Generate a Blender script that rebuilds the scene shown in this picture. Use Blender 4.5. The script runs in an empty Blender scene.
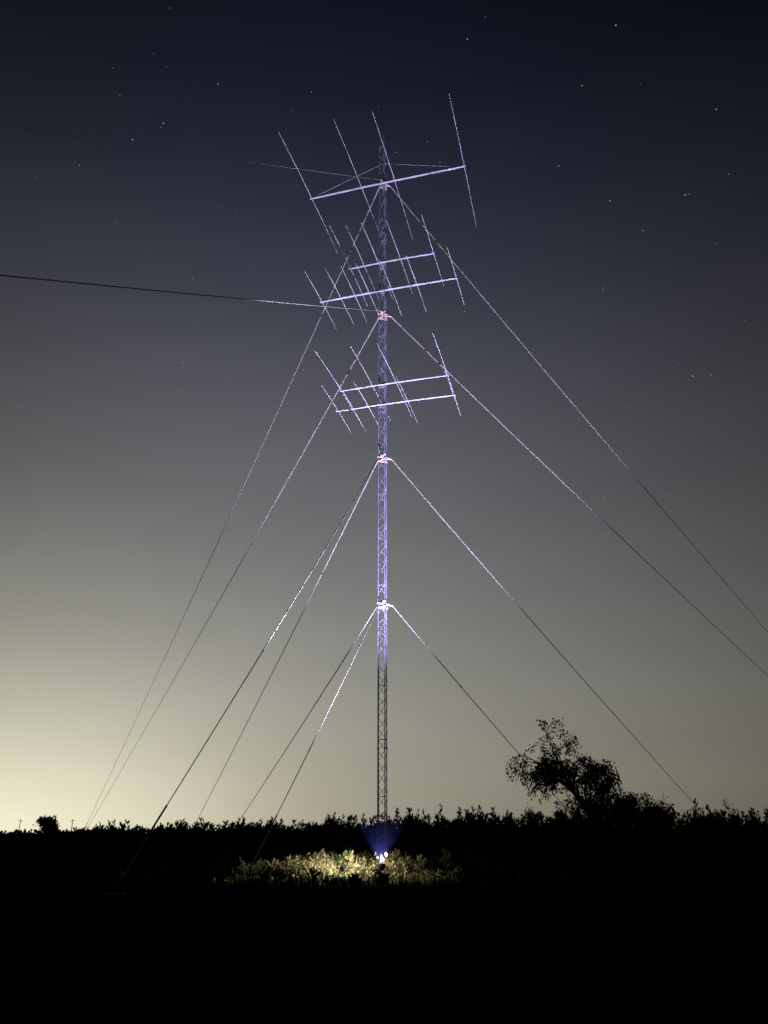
import bpy, math, random
from mathutils import Vector, Matrix
random.seed(7)
S = bpy.context.scene
S.view_settings.view_transform = 'Standard'
S.view_settings.look = 'None'
S.view_settings.exposure = 0
COL = S.collection

# ------------------------------------------------------------ helpers
class MB:
    def __init__(s): s.v=[]; s.f=[]; s.m=[]
    def tube(s, pts, r, n=6, mi=0, cap=True):
        pts=[Vector(p) for p in pts]
        if not isinstance(r,(list,tuple)): r=[r]*len(pts)
        b=len(s.v)
        for i,p in enumerate(pts):
            a=pts[max(i-1,0)]; c=pts[min(i+1,len(pts)-1)]
            d=(c-a)
            if d.length<1e-9: d=Vector((0,0,1))
            d.normalize()
            h=Vector((0,0,1)) if abs(d.z)<.9 else Vector((1,0,0))
            u=d.cross(h).normalized(); w=d.cross(u)
            for k in range(n):
                t=2*math.pi*k/n
                s.v.append(p+(u*math.cos(t)+w*math.sin(t))*r[i])
        for i in range(len(pts)-1):
            for k in range(n):
                k2=(k+1)%n
                s.f.append((b+i*n+k,b+i*n+k2,b+(i+1)*n+k2,b+(i+1)*n+k)); s.m.append(mi)
        if cap:
            s.f.append(tuple(b+k for k in range(n))); s.m.append(mi)
            e=b+(len(pts)-1)*n
            s.f.append(tuple(e+n-1-k for k in range(n))); s.m.append(mi)
    def box(s, c, sx, sy, sz, mi=0, rot=None):
        c=Vector(c); b=len(s.v)
        for x in (-1,1):
            for y in (-1,1):
                for z in (-1,1):
                    q=Vector((x*sx/2,y*sy/2,z*sz/2))
                    if rot: q=rot@q
                    s.v.append(c+q)
        for f in ((0,1,3,2),(4,6,7,5),(0,4,5,1),(2,3,7,6),(0,2,6,4),(1,5,7,3)):
            s.f.append(tuple(b+i for i in f)); s.m.append(mi)
    def poly(s, pts, mi=0):
        b=len(s.v); s.v+= [Vector(p) for p in pts]
        s.f.append(tuple(range(b,b+len(pts)))); s.m.append(mi)
    def obj(s, name, mats, parent=None, smooth=False):
        me=bpy.data.meshes.new(name)
        me.from_pydata([tuple(v) for v in s.v],[],s.f)
        for m in mats: me.materials.append(m)
        me.polygons.foreach_set('material_index', s.m)
        if smooth: me.polygons.foreach_set('use_smooth',[True]*len(me.polygons))
        me.update()
        o=bpy.data.objects.new(name,me); COL.objects.link(o)
        if parent: o.parent=parent
        return o

def empty(name, loc=(0,0,0)):
    e=bpy.data.objects.new(name,None); COL.objects.link(e); e.location=loc
    e.empty_display_size=.5
    return e

def mat(name, c1, c2=None, scale=5, rough=.7, metal=0, spec=.3):
    m=bpy.data.materials.new(name); m.use_nodes=True
    nt=m.node_tree; bs=nt.nodes['Principled BSDF']
    bs.inputs['Roughness'].default_value=rough
    bs.inputs['Metallic'].default_value=metal
    bs.inputs['Specular IOR Level'].default_value=spec
    c2=c2 or tuple(x*.6 for x in c1)
    tc=nt.nodes.new('ShaderNodeTexCoord'); nz=nt.nodes.new('ShaderNodeTexNoise')
    nz.inputs['Scale'].default_value=scale; nz.inputs['Detail'].default_value=4
    nt.links.new(tc.outputs['Object'],nz.inputs['Vector'])
    r=nt.nodes.new('ShaderNodeValToRGB')
    r.color_ramp.elements[0].position=.35; r.color_ramp.elements[1].position=.65
    r.color_ramp.elements[0].color=(*c2,1); r.color_ramp.elements[1].color=(*c1,1)
    nt.links.new(nz.outputs['Fac'],r.inputs['Fac'])
    nt.links.new(r.outputs['Color'],bs.inputs['Base Color'])
    return m

M_steel = mat('galvanised_steel',(.27,.26,.36),(.16,.155,.23),1.5,.6)
M_alu   = mat('aluminium_tube',(.68,.65,.73),(.42,.41,.49),1.0,.5)
M_guy   = mat('guy_strand',(.34,.325,.29),(.28,.265,.24),.6,.9,spec=.0)
M_pink  = mat('bracket_paint',(.85,.70,.62),(.70,.48,.42),4,.6)
M_black = mat('black_cable',(.02,.02,.022),None,4,.7,spec=.1)
M_conc  = mat('concrete',(.10,.095,.085),(.05,.05,.045),6,.9,spec=.05)
M_bark  = mat('bark',(.03,.025,.02),(.02,.017,.013),8,.95,spec=.1)
M_leaf  = mat('leaf',(.04,.045,.025),(.02,.025,.014),1.2,.9,spec=.05)
M_leafD = mat('shrub_leaf',(.03,.035,.02),(.014,.018,.01),.8,.95,spec=.03)
M_dry_lit   = mat('dry_grass_lit',(.48,.41,.22),(.15,.14,.055),1.5,.85,spec=.1)  # dry grass, used pale only inside the lamp's pool of light
M_green = mat('weed_leaf',(.10,.13,.045),(.05,.07,.022),1.1,.85,spec=.1)
M_field_unlit = mat('field_grass_unlit',(.012,.013,.008),(.006,.007,.005),.5,1,spec=.0)  # near-black, the dark beyond the lit patch is put into the colour
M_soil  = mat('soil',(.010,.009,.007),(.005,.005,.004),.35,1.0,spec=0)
M_wood  = mat('weathered_wood',(.06,.05,.04),None,4,.9)

# ------------------------------------------------------------ camera
CAMZ=1.6
cd=bpy.data.cameras.new('camera'); cam=bpy.data.objects.new('camera',cd); COL.objects.link(cam)
cd.sensor_fit='VERTICAL'; cd.sensor_height=36; cd.sensor_width=27; cd.lens=27
cd.clip_start=.05; cd.clip_end=12000
cam.location=(0,0,CAMZ); cam.rotation_euler=(math.radians(90+22.7),0,0)
S.camera=cam

# ------------------------------------------------------------ world: night sky with town glow
w=bpy.data.worlds.new('World'); S.world=w; w.use_nodes=True
nt=w.node_tree; N=nt.nodes; L=nt.links
for n in list(N): N.remove(n)
def math_(op,a,b=None,clamp=False):
    n=N.new('ShaderNodeMath'); n.operation=op; n.use_clamp=clamp
    for i,x in enumerate((a,b)):
        if x is None: continue
        if isinstance(x,(int,float)): n.inputs[i].default_value=x
        else: L.new(x,n.inputs[i])
    return n.outputs[0]
def mix_(mode,a,b):
    n=N.new('ShaderNodeMix'); n.data_type='RGBA'; n.blend_type=mode; n.inputs[0].default_value=1
    for i,x in ((6,a),(7,b)):
        if isinstance(x,tuple): n.inputs[i].default_value=x
        else: L.new(x,n.inputs[i])
    return n.outputs[2]
out=N.new('ShaderNodeOutputWorld')
tc=N.new('ShaderNodeTexCoord'); sx=N.new('ShaderNodeSeparateXYZ'); L.new(tc.outputs['Generated'],sx.inputs[0])
ramp=N.new('ShaderNodeValToRGB'); cr=ramp.color_ramp
stops=[(0,(.265,.240,.180)),(.06,(.285,.268,.210)),(.155,(.252,.246,.216)),(.279,(.185,.183,.181)),
       (.40,(.128,.129,.141)),(.516,(.081,.083,.103)),(.616,(.045,.048,.071)),(.705,(.0215,.0242,.042)),
       (.776,(.0098,.0115,.0235)),(.84,(.0046,.0054,.0125)),(1,(.0025,.003,.006))]
cr.elements[0].position=0; cr.elements[0].color=(*stops[0][1],1)
cr.elements[1].position=1; cr.elements[1].color=(*stops[-1][1],1)
for p,c in stops[1:-1]:
    e=cr.elements.new(p); e.color=(*c,1)
L.new(sx.outputs['Z'],ramp.inputs['Fac'])
az=math_('ARCTAN2',sx.outputs['X'],sx.outputs['Y'])
g=math_('DIVIDE',math_('ADD',az,.09),.59); g=math_('MULTIPLY',g,g); g=math_('EXPONENT',math_('MULTIPLY',g,-1))
g=math_('ADD',math_('MULTIPLY',g,.85),.15)
base=mix_('MULTIPLY',ramp.outputs['Color'],g)
zz=math_('MAXIMUM',sx.outputs['Z'],0)
def lobe(a0,wd,zs,pw):
    q=math_('DIVIDE',math_('ADD',az,a0),wd); q=math_('EXPONENT',math_('MULTIPLY',math_('MULTIPLY',q,q),-1))
    e=math_('DIVIDE',zz,zs); e=math_('EXPONENT',math_('MULTIPLY',math_('POWER',e,pw),-1))
    return math_('MULTIPLY',q,e)
glow=mix_('MULTIPLY',(.68,.645,.46,1),lobe(.47,.29,.14,1.3))
haze=mix_('MULTIPLY',(.060,.060,.050,1),lobe(.42,.40,.38,2.0))
tot=mix_('ADD',mix_('ADD',base,glow),haze)
nz=N.new('ShaderNodeTexNoise'); nz.inputs['Scale'].default_value=1.6; nz.inputs['Detail'].default_value=3
mp=N.new('ShaderNodeMapping'); mp.inputs['Scale'].default_value=(1,1,4)
L.new(tc.outputs['Generated'],mp.inputs[0]); L.new(mp.outputs[0],nz.inputs['Vector'])
nf=math_('ADD',math_('MULTIPLY',nz.outputs['Fac'],.24),.88)
bg=N.new('ShaderNodeBackground'); bg.inputs['Strength'].default_value=1
L.new(mix_('MULTIPLY',tot,nf),bg.inputs['Color'])
sky=N.new('ShaderNodeTexSky'); sky.sky_type='NISHITA'; sky.sun_disc=False
sky.sun_elevation=math.radians(-9); sky.sun_rotation=math.radians(-30)
bg2=N.new('ShaderNodeBackground'); bg2.inputs['Strength'].default_value=.02
L.new(sky.outputs[0],bg2.inputs['Color'])
ash=N.new('ShaderNodeAddShader'); L.new(bg.outputs[0],ash.inputs[0]); L.new(bg2.outputs[0],ash.inputs[1])
L.new(ash.outputs[0],out.inputs['Surface'])

# ------------------------------------------------------------ stars (very distant spheres)
def add_star(mb, d, rr, mi):
    c=Vector(d).normalized()*6000
    p=[Vector((1,0,0)),Vector((-1,0,0)),Vector((0,1,0)),Vector((0,-1,0)),Vector((0,0,1)),Vector((0,0,-1))]
    b=len(mb.v); mb.v+=[c+x*rr for x in p]
    for f in ((0,2,4),(2,1,4),(1,3,4),(3,0,4),(2,0,5),(1,2,5),(3,1,5),(0,3,5)):
        mb.f.append(tuple(b+i for i in f)); mb.m.append(mi)
def smat(n,c,s):
    m=bpy.data.materials.new(n); m.use_nodes=True; t=m.node_tree; t.nodes.clear()
    o=t.nodes.new('ShaderNodeOutputMaterial'); e=t.nodes.new('ShaderNodeEmission')
    e.inputs[0].default_value=(*c,1); e.inputs[1].default_value=s; t.links.new(e.outputs[0],o.inputs[0]); return m
st=MB()
for i in range(600):
    a=random.uniform(-math.pi,math.pi); z=random.uniform(.3,1)
    h=math.sqrt(1-z*z)
    br=random.random()**5
    add_star(st,(h*math.sin(a),h*math.cos(a),z),2.0+br*2.3,0 if random.random()<.7 else 1)
for A,E,r in ((24.0,52.6,5),(27.2,41.8,5),(21,42.8,4),(16.9,45.7,4.2),(25.2,30.2,5),(26.5,30,3.6),
              (-17,50.6,4),(-7.0,33,4),(9,54,3.8),(31,46,3.8),(-24,46,4),(20,50,3.8)):
    A=math.radians(A);E=math.radians(E)
    add_star(st,(math.cos(E)*math.sin(A),math.cos(E)*math.cos(A),math.sin(E)),r,0)
st.obj('stars',[smat('star_white',(.85,.88,1),.62),smat('star_warm',(1,.85,.7),.5)])

# ------------------------------------------------------------ ground
def ground_z(x,y):
    return .10*math.sin(x*.13+1)*math.sin(y*.11)+.05*math.sin(x*.41)*math.cos(y*.37)
G=MB()
xs=[-6000,-2000,-700,-300]+[-150+i*3 for i in range(101)]+[300,700,2000,6000]
ys=[-3000,-800,-200]+[-60+i*3 for i in range(91)]+[350,700,2000,7000]
for y in ys:
    for x in xs:
        f=1 if (abs(x)<=150 and -60<=y<=210) else 0
        G.v.append(Vector((x,y,ground_z(x,y)*f)))
nx=len(xs)
for j in range(len(ys)-1):
    for i in range(nx-1):
        G.f.append((j*nx+i,j*nx+i+1,(j+1)*nx+i+1,(j+1)*nx+i)); G.m.append(0)
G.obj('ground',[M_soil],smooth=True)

# ------------------------------------------------------------ tower
TX,TY=-.05,46.0
H=53.2
tower=empty('radio_tower',(0,0,0))
FW=.54; R=FW/math.sqrt(3)
ang=[math.radians(a) for a in (-90+18,30+18,150+18)]
legs=[(TX+R*math.cos(a),TY+R*math.sin(a)) for a in ang]
lm=MB()
for x,y in legs: lm.tube([(x,y,.3+i*(H-.3)/8) for i in range(9)],.028,8)
lm.obj('legs',[M_steel],tower)
bm=MB()
pitch=.62; k=0; z=.4
while z<H-pitch:
    for i in range(3):
        a=legs[i]; b=legs[(i+1)%3]
        if k%2: a,b=b,a
        bm.tube([(a[0],a[1],z),(b[0],b[1],z+pitch)],.015,5,cap=False)
        if k%5==0: bm.tube([(a[0],a[1],z),(b[0],b[1],z)],.015,5,cap=False)
    z+=pitch; k+=1
bm.obj('bracing',[M_steel],tower)
fm=MB()
zz_=6.1
while zz_<H:
    for x,y in legs: fm.tube([(x,y,zz_-.06),(x,y,zz_+.06)],.05,8)
    zz_+=6.1
fm.obj('leg_joints',[M_steel],tower)
cb=MB()
lx,ly=legs[2]
cb.tube([(lx+.05+.01*math.sin(i),ly-.03,.5+i*48/30) for i in range(31)],.018,6)
cb.tube([(lx+.03,ly+.05+.01*math.cos(i),.5+i*40/30) for i in range(31)],.016,6)
cb.obj('feed_cables',[M_black],tower)
ms=MB(); ms.tube([(TX,TY,47),(TX,TY,54.2)],.035,8); ms.obj('top_mast',[M_steel],tower)
fb=MB(); fb.box((TX,TY,.15),1.3,1.3,.5); fb.obj('footing',[M_conc],tower)

RINGS=[14.6,24.7,36.3,48.8]
TH=[math.radians(t) for t in (12,132,-108)]
THO=[math.radians(t) for t in (12,132,-107)]
for zr in RINGS:
    rm=MB()
    for zo in (-.16,.16):
        for i in range(3):
            a=legs[i]; b=legs[(i+1)%3]
            rm.box(((a[0]+b[0])/2,(a[1]+b[1])/2,zr+zo),FW+.16,.07,.09,rot=Matrix.Rotation(math.atan2(b[1]-a[1],b[0]-a[0]),3,'Z'))
    for t in TH:
        rm.tube([(TX,TY,zr),(TX+.58*math.cos(t),TY+.58*math.sin(t),zr)],.045,6)
        for s in (-.5,.5):
            rm.tube([(TX+.15*math.cos(t+s*2.5),TY+.15*math.sin(t+s*2.5),zr+.1),(TX+.58*math.cos(t),TY+.58*math.sin(t),zr)],.028,6)
    rm.obj('guy_bracket',[M_pink],tower)

# ------------------------------------------------------------ guys + anchors
GR=[(13.4,17.3,15.8),(22,22.6,23.6),(37.8,42.6,52.5),(37.8,42.6,52.5)]
anch=set()
for ri,(zr,rs) in enumerate(zip(RINGS,GR)):
    for t,rad in zip(THO if ri>1 else TH,rs):
        g_=MB(); n=28
        a=Vector((TX+.58*math.cos(t),TY+.58*math.sin(t),zr)); b=Vector((TX+rad*math.cos(t),TY+rad*math.sin(t),.35))
        sag=(b-a).length*(.006 if rad<50 else .002)
        pos=lambda f: a.lerp(b,f)-Vector((0,0,4*sag*f*(1-f)))
        if rad<30:   rad_at=lambda f: .036-.022*f
        elif rad<50: rad_at=lambda f: .043-.029*min(1,f*1.4)
        elif ri==2:  rad_at=lambda f: .024-.010*f
        else:        rad_at=lambda f: max(.003,.022-.050*f)
        g_.tube([pos(i/n) for i in range(n+1)],[rad_at(i/n) for i in range(n+1)],8)
        Lg=(b-a).length; f0=1-2.9/Lg
        g_.tube([pos(f0),pos(1-1.2/Lg),pos(1)],.032,6,1)  # black sleeve added to darken the lower guy ends where no light shows
        for fr in (.33,.66):
            c=pos(fr); u=(b-a).normalized(); rr=rad_at(fr); g_.tube([c-u*.09,c,c+u*.09],[rr,rr*1.7,rr],6)
        g_.obj('guy_wire',[M_guy,M_black],smooth=True)
        anch.add((round(t,3),rad))
for t,rad in sorted(anch):
    x,y=TX+rad*math.cos(t),TY+rad*math.sin(t)
    am=MB(); am.box((x,y,-.05),.6,.6,.24,0); am.tube([(x,y,.0),(x-.15*math.cos(t),y-.15*math.sin(t),.62)],.04,8,1)
    am.obj('guy_anchor',[M_conc,M_black])

# ------------------------------------------------------------ yagi antennas
A=math.radians(15.2)
U=Vector((math.cos(A),-math.sin(A),0)); E=Vector((math.sin(A),math.cos(A),0))
def yagi(z, s0, s1, els, br, truss=0, er=.027):
    root=empty('yagi_antenna',(0,0,0))
    c=Vector((TX,TY,z-.25))-E*.38
    D=.2
    b=MB(); b.tube([c+U*(D+s0+(s1-s0)*i/8)+Vector((0,0,-.06*((i-4)/4)**2)) for i in range(9)],[br*(.75 if i in(0,8) else 1) for i in range(9)],8)
    b.obj('boom',[M_alu],root)
    p=MB(); p.box(c+E*.12,.45,.05,.34,rot=Matrix.Rotation(-A,3,'Z')); p.tube([c+E*.1+Vector((0,0,-.12)),c+E*.38+Vector((0,0,-.12))],.04,6)
    p.tube([c+E*.1+Vector((0,0,.12)),c+E*.38+Vector((0,0,.12))],.04,6); p.obj('boom_mount',[M_steel],root)
    e=MB()
    for s,h in els:
        o=c+U*(s+D)+Vector((0,0,.09)); n=10; pts=[];rr=[]
        tw=random.uniform(-.012,.012); E2=(E+U*tw).normalized()
        for i in range(-n,n+1):
            f=i/n; pts.append(o+E2*(h*f)-Vector((0,0,.030*h*abs(f)**2.2))); rr.append(er*(1-.5*abs(f)))
        e.tube(pts,rr,6)
    e.obj('elements',[M_alu],root)
    q=MB()
    for s,h in els:
        q.box(c+U*(s+D)+Vector((0,0,.03)),.14,.30,.05,rot=Matrix.Rotation(-A,3,'Z'))
    q.obj('element_clamps',[M_steel],root)
    if truss:
        t_=MB()
        for s in (s0*.92,s1*.92):
            t_.tube([c+U*s+Vector((0,0,.05)),Vector((TX,TY,z+truss))],.012,5)
        t_.obj('truss_cables',[M_alu],root)
    return root
random.seed(2)
yagi(48.9,-6.2,6.4,[(-6.1,6.7),(-1.9,6.6),(.8,6.5),(6.3,6.5)],.075,2.2)
yagi(41.1,-2.8,3.8,[(-2.7,4.6),(-1.6,4.4),(-.5,4.3),(1.2,4.2),(3.7,3.9)],.060)
yagi(38.5,-5.0,5.4,[(-4.9,3.5),(-3.4,3.4),(-2.3,3.3),(-1.2,3.3),(.5,3.3),(2.4,3.2),(5.3,3.2)],.068)
yagi(30.5,-3.2,4.5,[(-3.2,5.1),(-.9,5.0),(.8,5.0),(4.4,5.0)],.052,0,.024)
yagi(28.9,-3.5,4.9,[(-3.4,3.4),(-2.3,3.3),(-1.2,3.2),(1.6,3.1),(4.75,3.0)],.052,0,.024)

# ------------------------------------------------------------ flood light
LX,LY=-.1,30.0
fl=empty('flood_light',(0,0,0))
b=MB()
hd=Vector((0,.40,.92)).normalized(); top=Vector((LX,LY,.50))
b.tube([top-hd*.16,top-hd*.14,top-hd*.02,top+hd*.06],[.05,.08,.14,.16],16)
for k_ in range(3):
    t=k_*2.094+.5
    b.tube([top-hd*.14,(LX+.32*math.cos(t),LY+.32*math.sin(t),.0)],.015,6)
b.obj('housing_and_tripod',[M_black],fl)
b=MB(); b.tube([top+hd*.061,top+hd*.066],[.10,.10],16); b.obj('lens',[smat('lamp_lens',(.5,.55,1),2.5)],fl)
def light(name,typ,loc,e,col,parent=None,**k):
    d=bpy.data.lights.new(name,typ); d.energy=e; d.color=col
    for a,v in k.items(): setattr(d,a,v)
    o=bpy.data.objects.new(name,d); COL.objects.link(o); o.location=loc
    if parent: o.parent=parent
    return o
sp=light('beam','SPOT',top+hd*.09,150000,(.65,.62,1.0),fl,spot_size=math.radians(71),spot_blend=.45,shadow_soft_size=.05)
sp.rotation_euler=hd.to_track_quat('-Z','Y').to_euler()
light('spill','POINT',Vector((LX-1.3,LY-.5,1.2)),330,(1,.94,.84),fl,shadow_soft_size=.08)

mv=bpy.data.materials.new('beam_glow'); mv.use_nodes=True; t=mv.node_tree; t.nodes.clear()
o_=t.nodes.new('ShaderNodeOutputMaterial'); vs=t.nodes.new('ShaderNodeVolumeScatter')
vs.inputs['Color'].default_value=(.25,.32,1,1)  # blue of the beam put into the scatter colour
tcn=t.nodes.new('ShaderNodeTexCoord'); sxn=t.nodes.new('ShaderNodeSeparateXYZ'); t.links.new(tcn.outputs['Object'],sxn.inputs[0])
m1=t.nodes.new('ShaderNodeMath'); m1.operation='DIVIDE'; m1.inputs[1].default_value=-.65; t.links.new(sxn.outputs['Z'],m1.inputs[0])
m2=t.nodes.new('ShaderNodeMath'); m2.operation='EXPONENT'; t.links.new(m1.outputs[0],m2.inputs[0])
m3=t.nodes.new('ShaderNodeMath'); m3.operation='MULTIPLY'; m3.inputs[1].default_value=.00045; t.links.new(m2.outputs[0],m3.inputs[0])
t.links.new(m3.outputs[0],vs.inputs['Density'])
t.links.new(vs.outputs[0],o_.inputs['Volume'])
b=MB(); b.box((LX,LY+.8,2.2),5,5,4.2); b.obj('beam_glow_volume',[mv])  # volume added to make the blue beam show above the lamp

mo=light('faint_fill_sun','SUN',(0,0,80),.001,(.8,.85,1),None,angle=math.radians(.5)); mo.rotation_euler=(math.radians(50),0,math.radians(30))  # weak sun lamp added as overall fill, no moon in the scene

# ------------------------------------------------------------ vegetation
def rnd(a,b): return random.uniform(a,b)
def leaf(mb,p,s,mi=1,up=0.0,wd=.22):
    d=Vector((rnd(-1,1),rnd(-1,1),rnd(-1,1)+up)).normalized()
    o=Vector((rnd(-1,1),rnd(-1,1),rnd(-1,1))).cross(d)
    if o.length<.01: return
    o.normalize()
    mb.poly([p,p+d*s*.5+o*s*wd,p+d*s,p+d*s*.5-o*s*wd],mi)

def limb(mb,p,d,ln,r,depth,leaves,ls,droop=.0,spread=.6,jit=.11):
    pts=[p];rr=[r]; n=4; q=p.copy(); dd=d.copy()
    for i in range(n):
        dd=(dd+Vector((rnd(-.2,.2),rnd(-.2,.2),rnd(-.1,.15)-droop*max(0,(3-depth))*.14))).normalized()
        q=q+dd*ln/n; pts.append(q.copy()); rr.append(r*(1-.5*(i+1)/n))
    mb.tube(pts,rr,5 if depth<2 else 4,0,cap=False)
    if depth<=1:
        for k in range(leaves if depth<=0 else leaves//2):
            f=random.random(); i=min(int(f*n),n-1); c=pts[i].lerp(pts[i+1],f*n-i)
            leaf(mb,c+Vector((random.gauss(0,jit),random.gauss(0,jit),random.gauss(0,jit))),rnd(.6,1.3)*ls,1,-.7*droop)
        if depth<=0: return
    kids=random.randint(3,4) if depth>1 else random.randint(3,5)
    for k in range(kids):
        f=rnd(.35,1) if k else 1.0
        i=min(int(f*n),n-1); c=pts[i].lerp(pts[i+1],f*n-i)
        nd=(dd+Vector((rnd(-1,1),rnd(-1,1),rnd(-.45,.7)))*spread*1.3).normalized()
        limb(mb,c,nd,ln*rnd(.55,.82),r*.5,depth-1,leaves,ls,droop,spread,jit)

def tree(name,x,y,h,lean=(0,0),depth=4,leaves=10,ls=.16,stems=1,r=.2,droop=.3,spread=.62,k0=.36,width=None,jit=.11):
    mb=MB()
    for s in range(stems):
        d=Vector((lean[0]+rnd(-.15,.15)*(stems>1)*3,lean[1]+rnd(-.3,.3)*(stems>1),1)).normalized()
        limb(mb,Vector((rnd(-.4,.4)*(stems>1),0,-.15)),d,h*k0,r,depth,leaves,ls,droop,spread,jit)
    zmax=sorted(v.z for v in mb.v)[int(len(mb.v)*.998)]
    f=h/zmax
    xs_=sorted(v.x for v in mb.v); xa,xb=xs_[int(len(xs_)*.01)],xs_[int(len(xs_)*.99)]
    fx=f if not width else width/(xb-xa)
    cx=(xa+xb)/2*fx
    for v in mb.v: v.x*=fx; v.y*=fx; v.z*=f
    o=mb.obj(name,[M_bark,M_leaf]); o.location=(x-cx,y,0)
    return o
random.seed(23)
tree('tree',13.0,60,9.2,(-.05,0),5,8,.155,1,.24,1.0,.60,.24,7.0,.09)
random.seed(5)
tree('bush',16.0,61,4.7,(.05,0),4,8,.16,3,.09,.3,.5,.33,4.6)
tree('bush',18.9,62,4.9,(0,0),4,9,.17,3,.09,.2,.5,.33,4.2)
tree('bush',21.2,63,3.9,(0,0),3,20,.17,4,.09,.1,.55,.42,3.6)
tree('bush',14.2,61.5,3.6,(0,0),3,22,.19,5,.09,.1,.6,.42)
tree('bush',10.4,62.5,3.3,(0,0),3,20,.17,4,.09,.1,.6,.42,3)
tree('bush',26.2,64,3.9,(.1,0),3,20,.17,3,.08,.1,.5,.42)
random.seed(12)
tree('tree',-81,200,5.4,(0,0),4,14,.5,1,.3,0,.8,.34,4.6,.25)

tl=MB()
def sapling(mb,x,y,h,wd,n,mi=1,s0=.18,s1=.38):
    mb.tube([(x,y,-.1),(x+rnd(-.05,.05),y,h*.9)],[.035,.012],4,0,cap=False)
    nb=int(n/9)
    for k in range(nb):
        f=rnd(.12,1)**.8; a=rnd(0,6.283); rad=wd*(1-f*.82)*rnd(.5,1.05)
        base=Vector((x,y,h*f*.86)); tip=base+Vector((rad*math.cos(a),rad*math.sin(a),rad*rnd(.5,1.3)))
        for j in range(9):
            c=base.lerp(tip,rnd(.2,1))
            d=((tip-base).normalized()+Vector((rnd(-.5,.5),rnd(-.5,.5),rnd(0,1.1)))).normalized()
            o=Vector((rnd(-1,1),rnd(-1,1),rnd(-.4,.4))).cross(d)
            if o.length<.01: continue
            o.normalize(); s=rnd(s0,s1)
            mb.poly([c-o*s*.2,c+o*s*.2,c+d*s],mi)
random.seed(3)
y0=78
segs=[(-29,-20,2.6),(-20,-5,3.0),(-5,2.5,3.6),(2.5,13,4.1),(13,26,3.7),(26,46,4.2)]
def rough(x): return .16*math.sin(x*.9)+.12*math.sin(x*2.3+1)+.08*math.sin(x*5.1)
for xa,xb,hm in segs:
    x=xa
    while x<xb:
        for row in range(3):
            h=hm*(rnd(.72,1.05)+.6*rough(x))
            if random.random()<.12: h*=1.18
            sapling(tl,x+rnd(-.3,.3),y0+row*3+rnd(-1.5,1.5),h,rnd(.45,.9),210,1,.14,.34)
        x+=rnd(.35,.85)
def hm_at(x):
    for a,b,h in segs:
        if a<=x<b: return h
    return 2.2
x=-30
while x<48:
    for row in range(2):
        sapling(tl,x,74+row*5+rnd(-1.5,1.5),hm_at(x)*(rnd(.58,.76)+.4*rough(x)),rnd(.8,1.2),260,1,.25,.5)
    x+=.5
x=-190
while x<190:
    h=rnd(1.5,2.2)+(.7 if random.random()<.1 else 0)
    for k in range(36):
        c=Vector((x+rnd(-2,2),262+rnd(-3,3),rnd(0,h)))
        leaf(tl,c,rnd(.7,1.4),1,.5,.4)
    x+=1.5
tl.obj('distant_tree_line',[M_bark,M_leafD])

for x in (-101,-86.5):
    pm=MB(); pm.tube([(x,230,0),(x,230,5.2)],[.14,.09],8); pm.box((x,230,4.8),1.3,.12,.12); pm.obj('utility_pole',[M_wood])

def tuft(mb,x,y,h,n,sp,mi=0,w=.02,weed=False):
    z0=ground_z(x,y)-.03
    for k in range(n):
        a=rnd(0,6.283); l=h*rnd(.5,1.1); ln=rnd(.1,.6)*sp
        bx,by=x+rnd(-.12,.12)*sp*2,y+rnd(-.12,.12)*sp*2
        dx,dy=math.cos(a)*ln*l,math.sin(a)*ln*l
        px_,py_=-math.sin(a+.8)*w,math.cos(a+.8)*w
        m=(bx+dx*.35,by+dy*.35,z0+l*.6)
        mb.poly([(bx-px_,by-py_,z0),(bx+px_,by+py_,z0),(m[0]+px_*.8,m[1]+py_*.8,m[2]),(bx+dx,by+dy,z0+l),(m[0]-px_*.8,m[1]-py_*.8,m[2])],mi)
        if weed and random.random()<.6:
            for j in range(6):
                f=rnd(.45,1); leaf(mb,Vector((bx+dx*f,by+dy*f,z0+l*f)),rnd(.05,.15),mi,.6)
random.seed(11)
gm=MB()
for i in range(1600):
    x=random.gauss(-1.5,2.0); y=rnd(28.5,37)
    if x<-5.6 or x>2.9: continue  # pale grass cut off at the edges of the lit patch
    cl=math.sin(x*1.9+.6)+math.sin(y*1.1+x*.7)+.6*math.sin(x*4.7)
    if y<30.5 and abs(x)<.8 and random.random()<.7: continue
    hh=rnd(.28,.70)*(1.35 if cl>.3 else .6)
    if y<LY+.3: hh*=.6
    if abs(x+1.5)>2.0: hh*=.75
    tuft(gm,x,y,hh,14,1,0 if cl+rnd(-1,1)>.1 else 1,.012,True)
gm.obj('dry_grass_lit',[M_dry_lit,M_green])
wb=MB()
for i in range(38):
    x=random.gauss(-1.5,2.0); y=rnd(30.6,36)
    if abs(x)<.5 and y<32: continue
    h=rnd(.5,1.1)
    sapling(wb,x,y,h,rnd(.3,.6),240,random.choice((1,2,2,3)),.06,.16)
for i in range(80):
    x=random.choice((rnd(-9,8),rnd(-14,-5),rnd(2.6,12))); y=rnd(24.5,28) if -6<x<3.0 else rnd(27,36)
    sapling(wb,x,y,rnd(.3,.70) if y<28 else rnd(.6,1.2),rnd(.3,.55),200,3,.06,.16)  # foreground silhouettes, their shade is in the dark leaf colour
wb.obj('weeds',[M_bark,M_dry_lit,M_green,M_field_unlit])
gf=MB()
for i in range(4800):
    y=rnd(3,75); x=rnd(-1,1)*(6+y*.6)
    if -5<x<2.5 and 28<y<37: continue  # dark grass kept out of the lit patch
    tuft(gf,x,y,rnd(.2,.6),9,1,0,.012+y*.0003)
gf.obj('field_grass_unlit',[M_field_unlit])
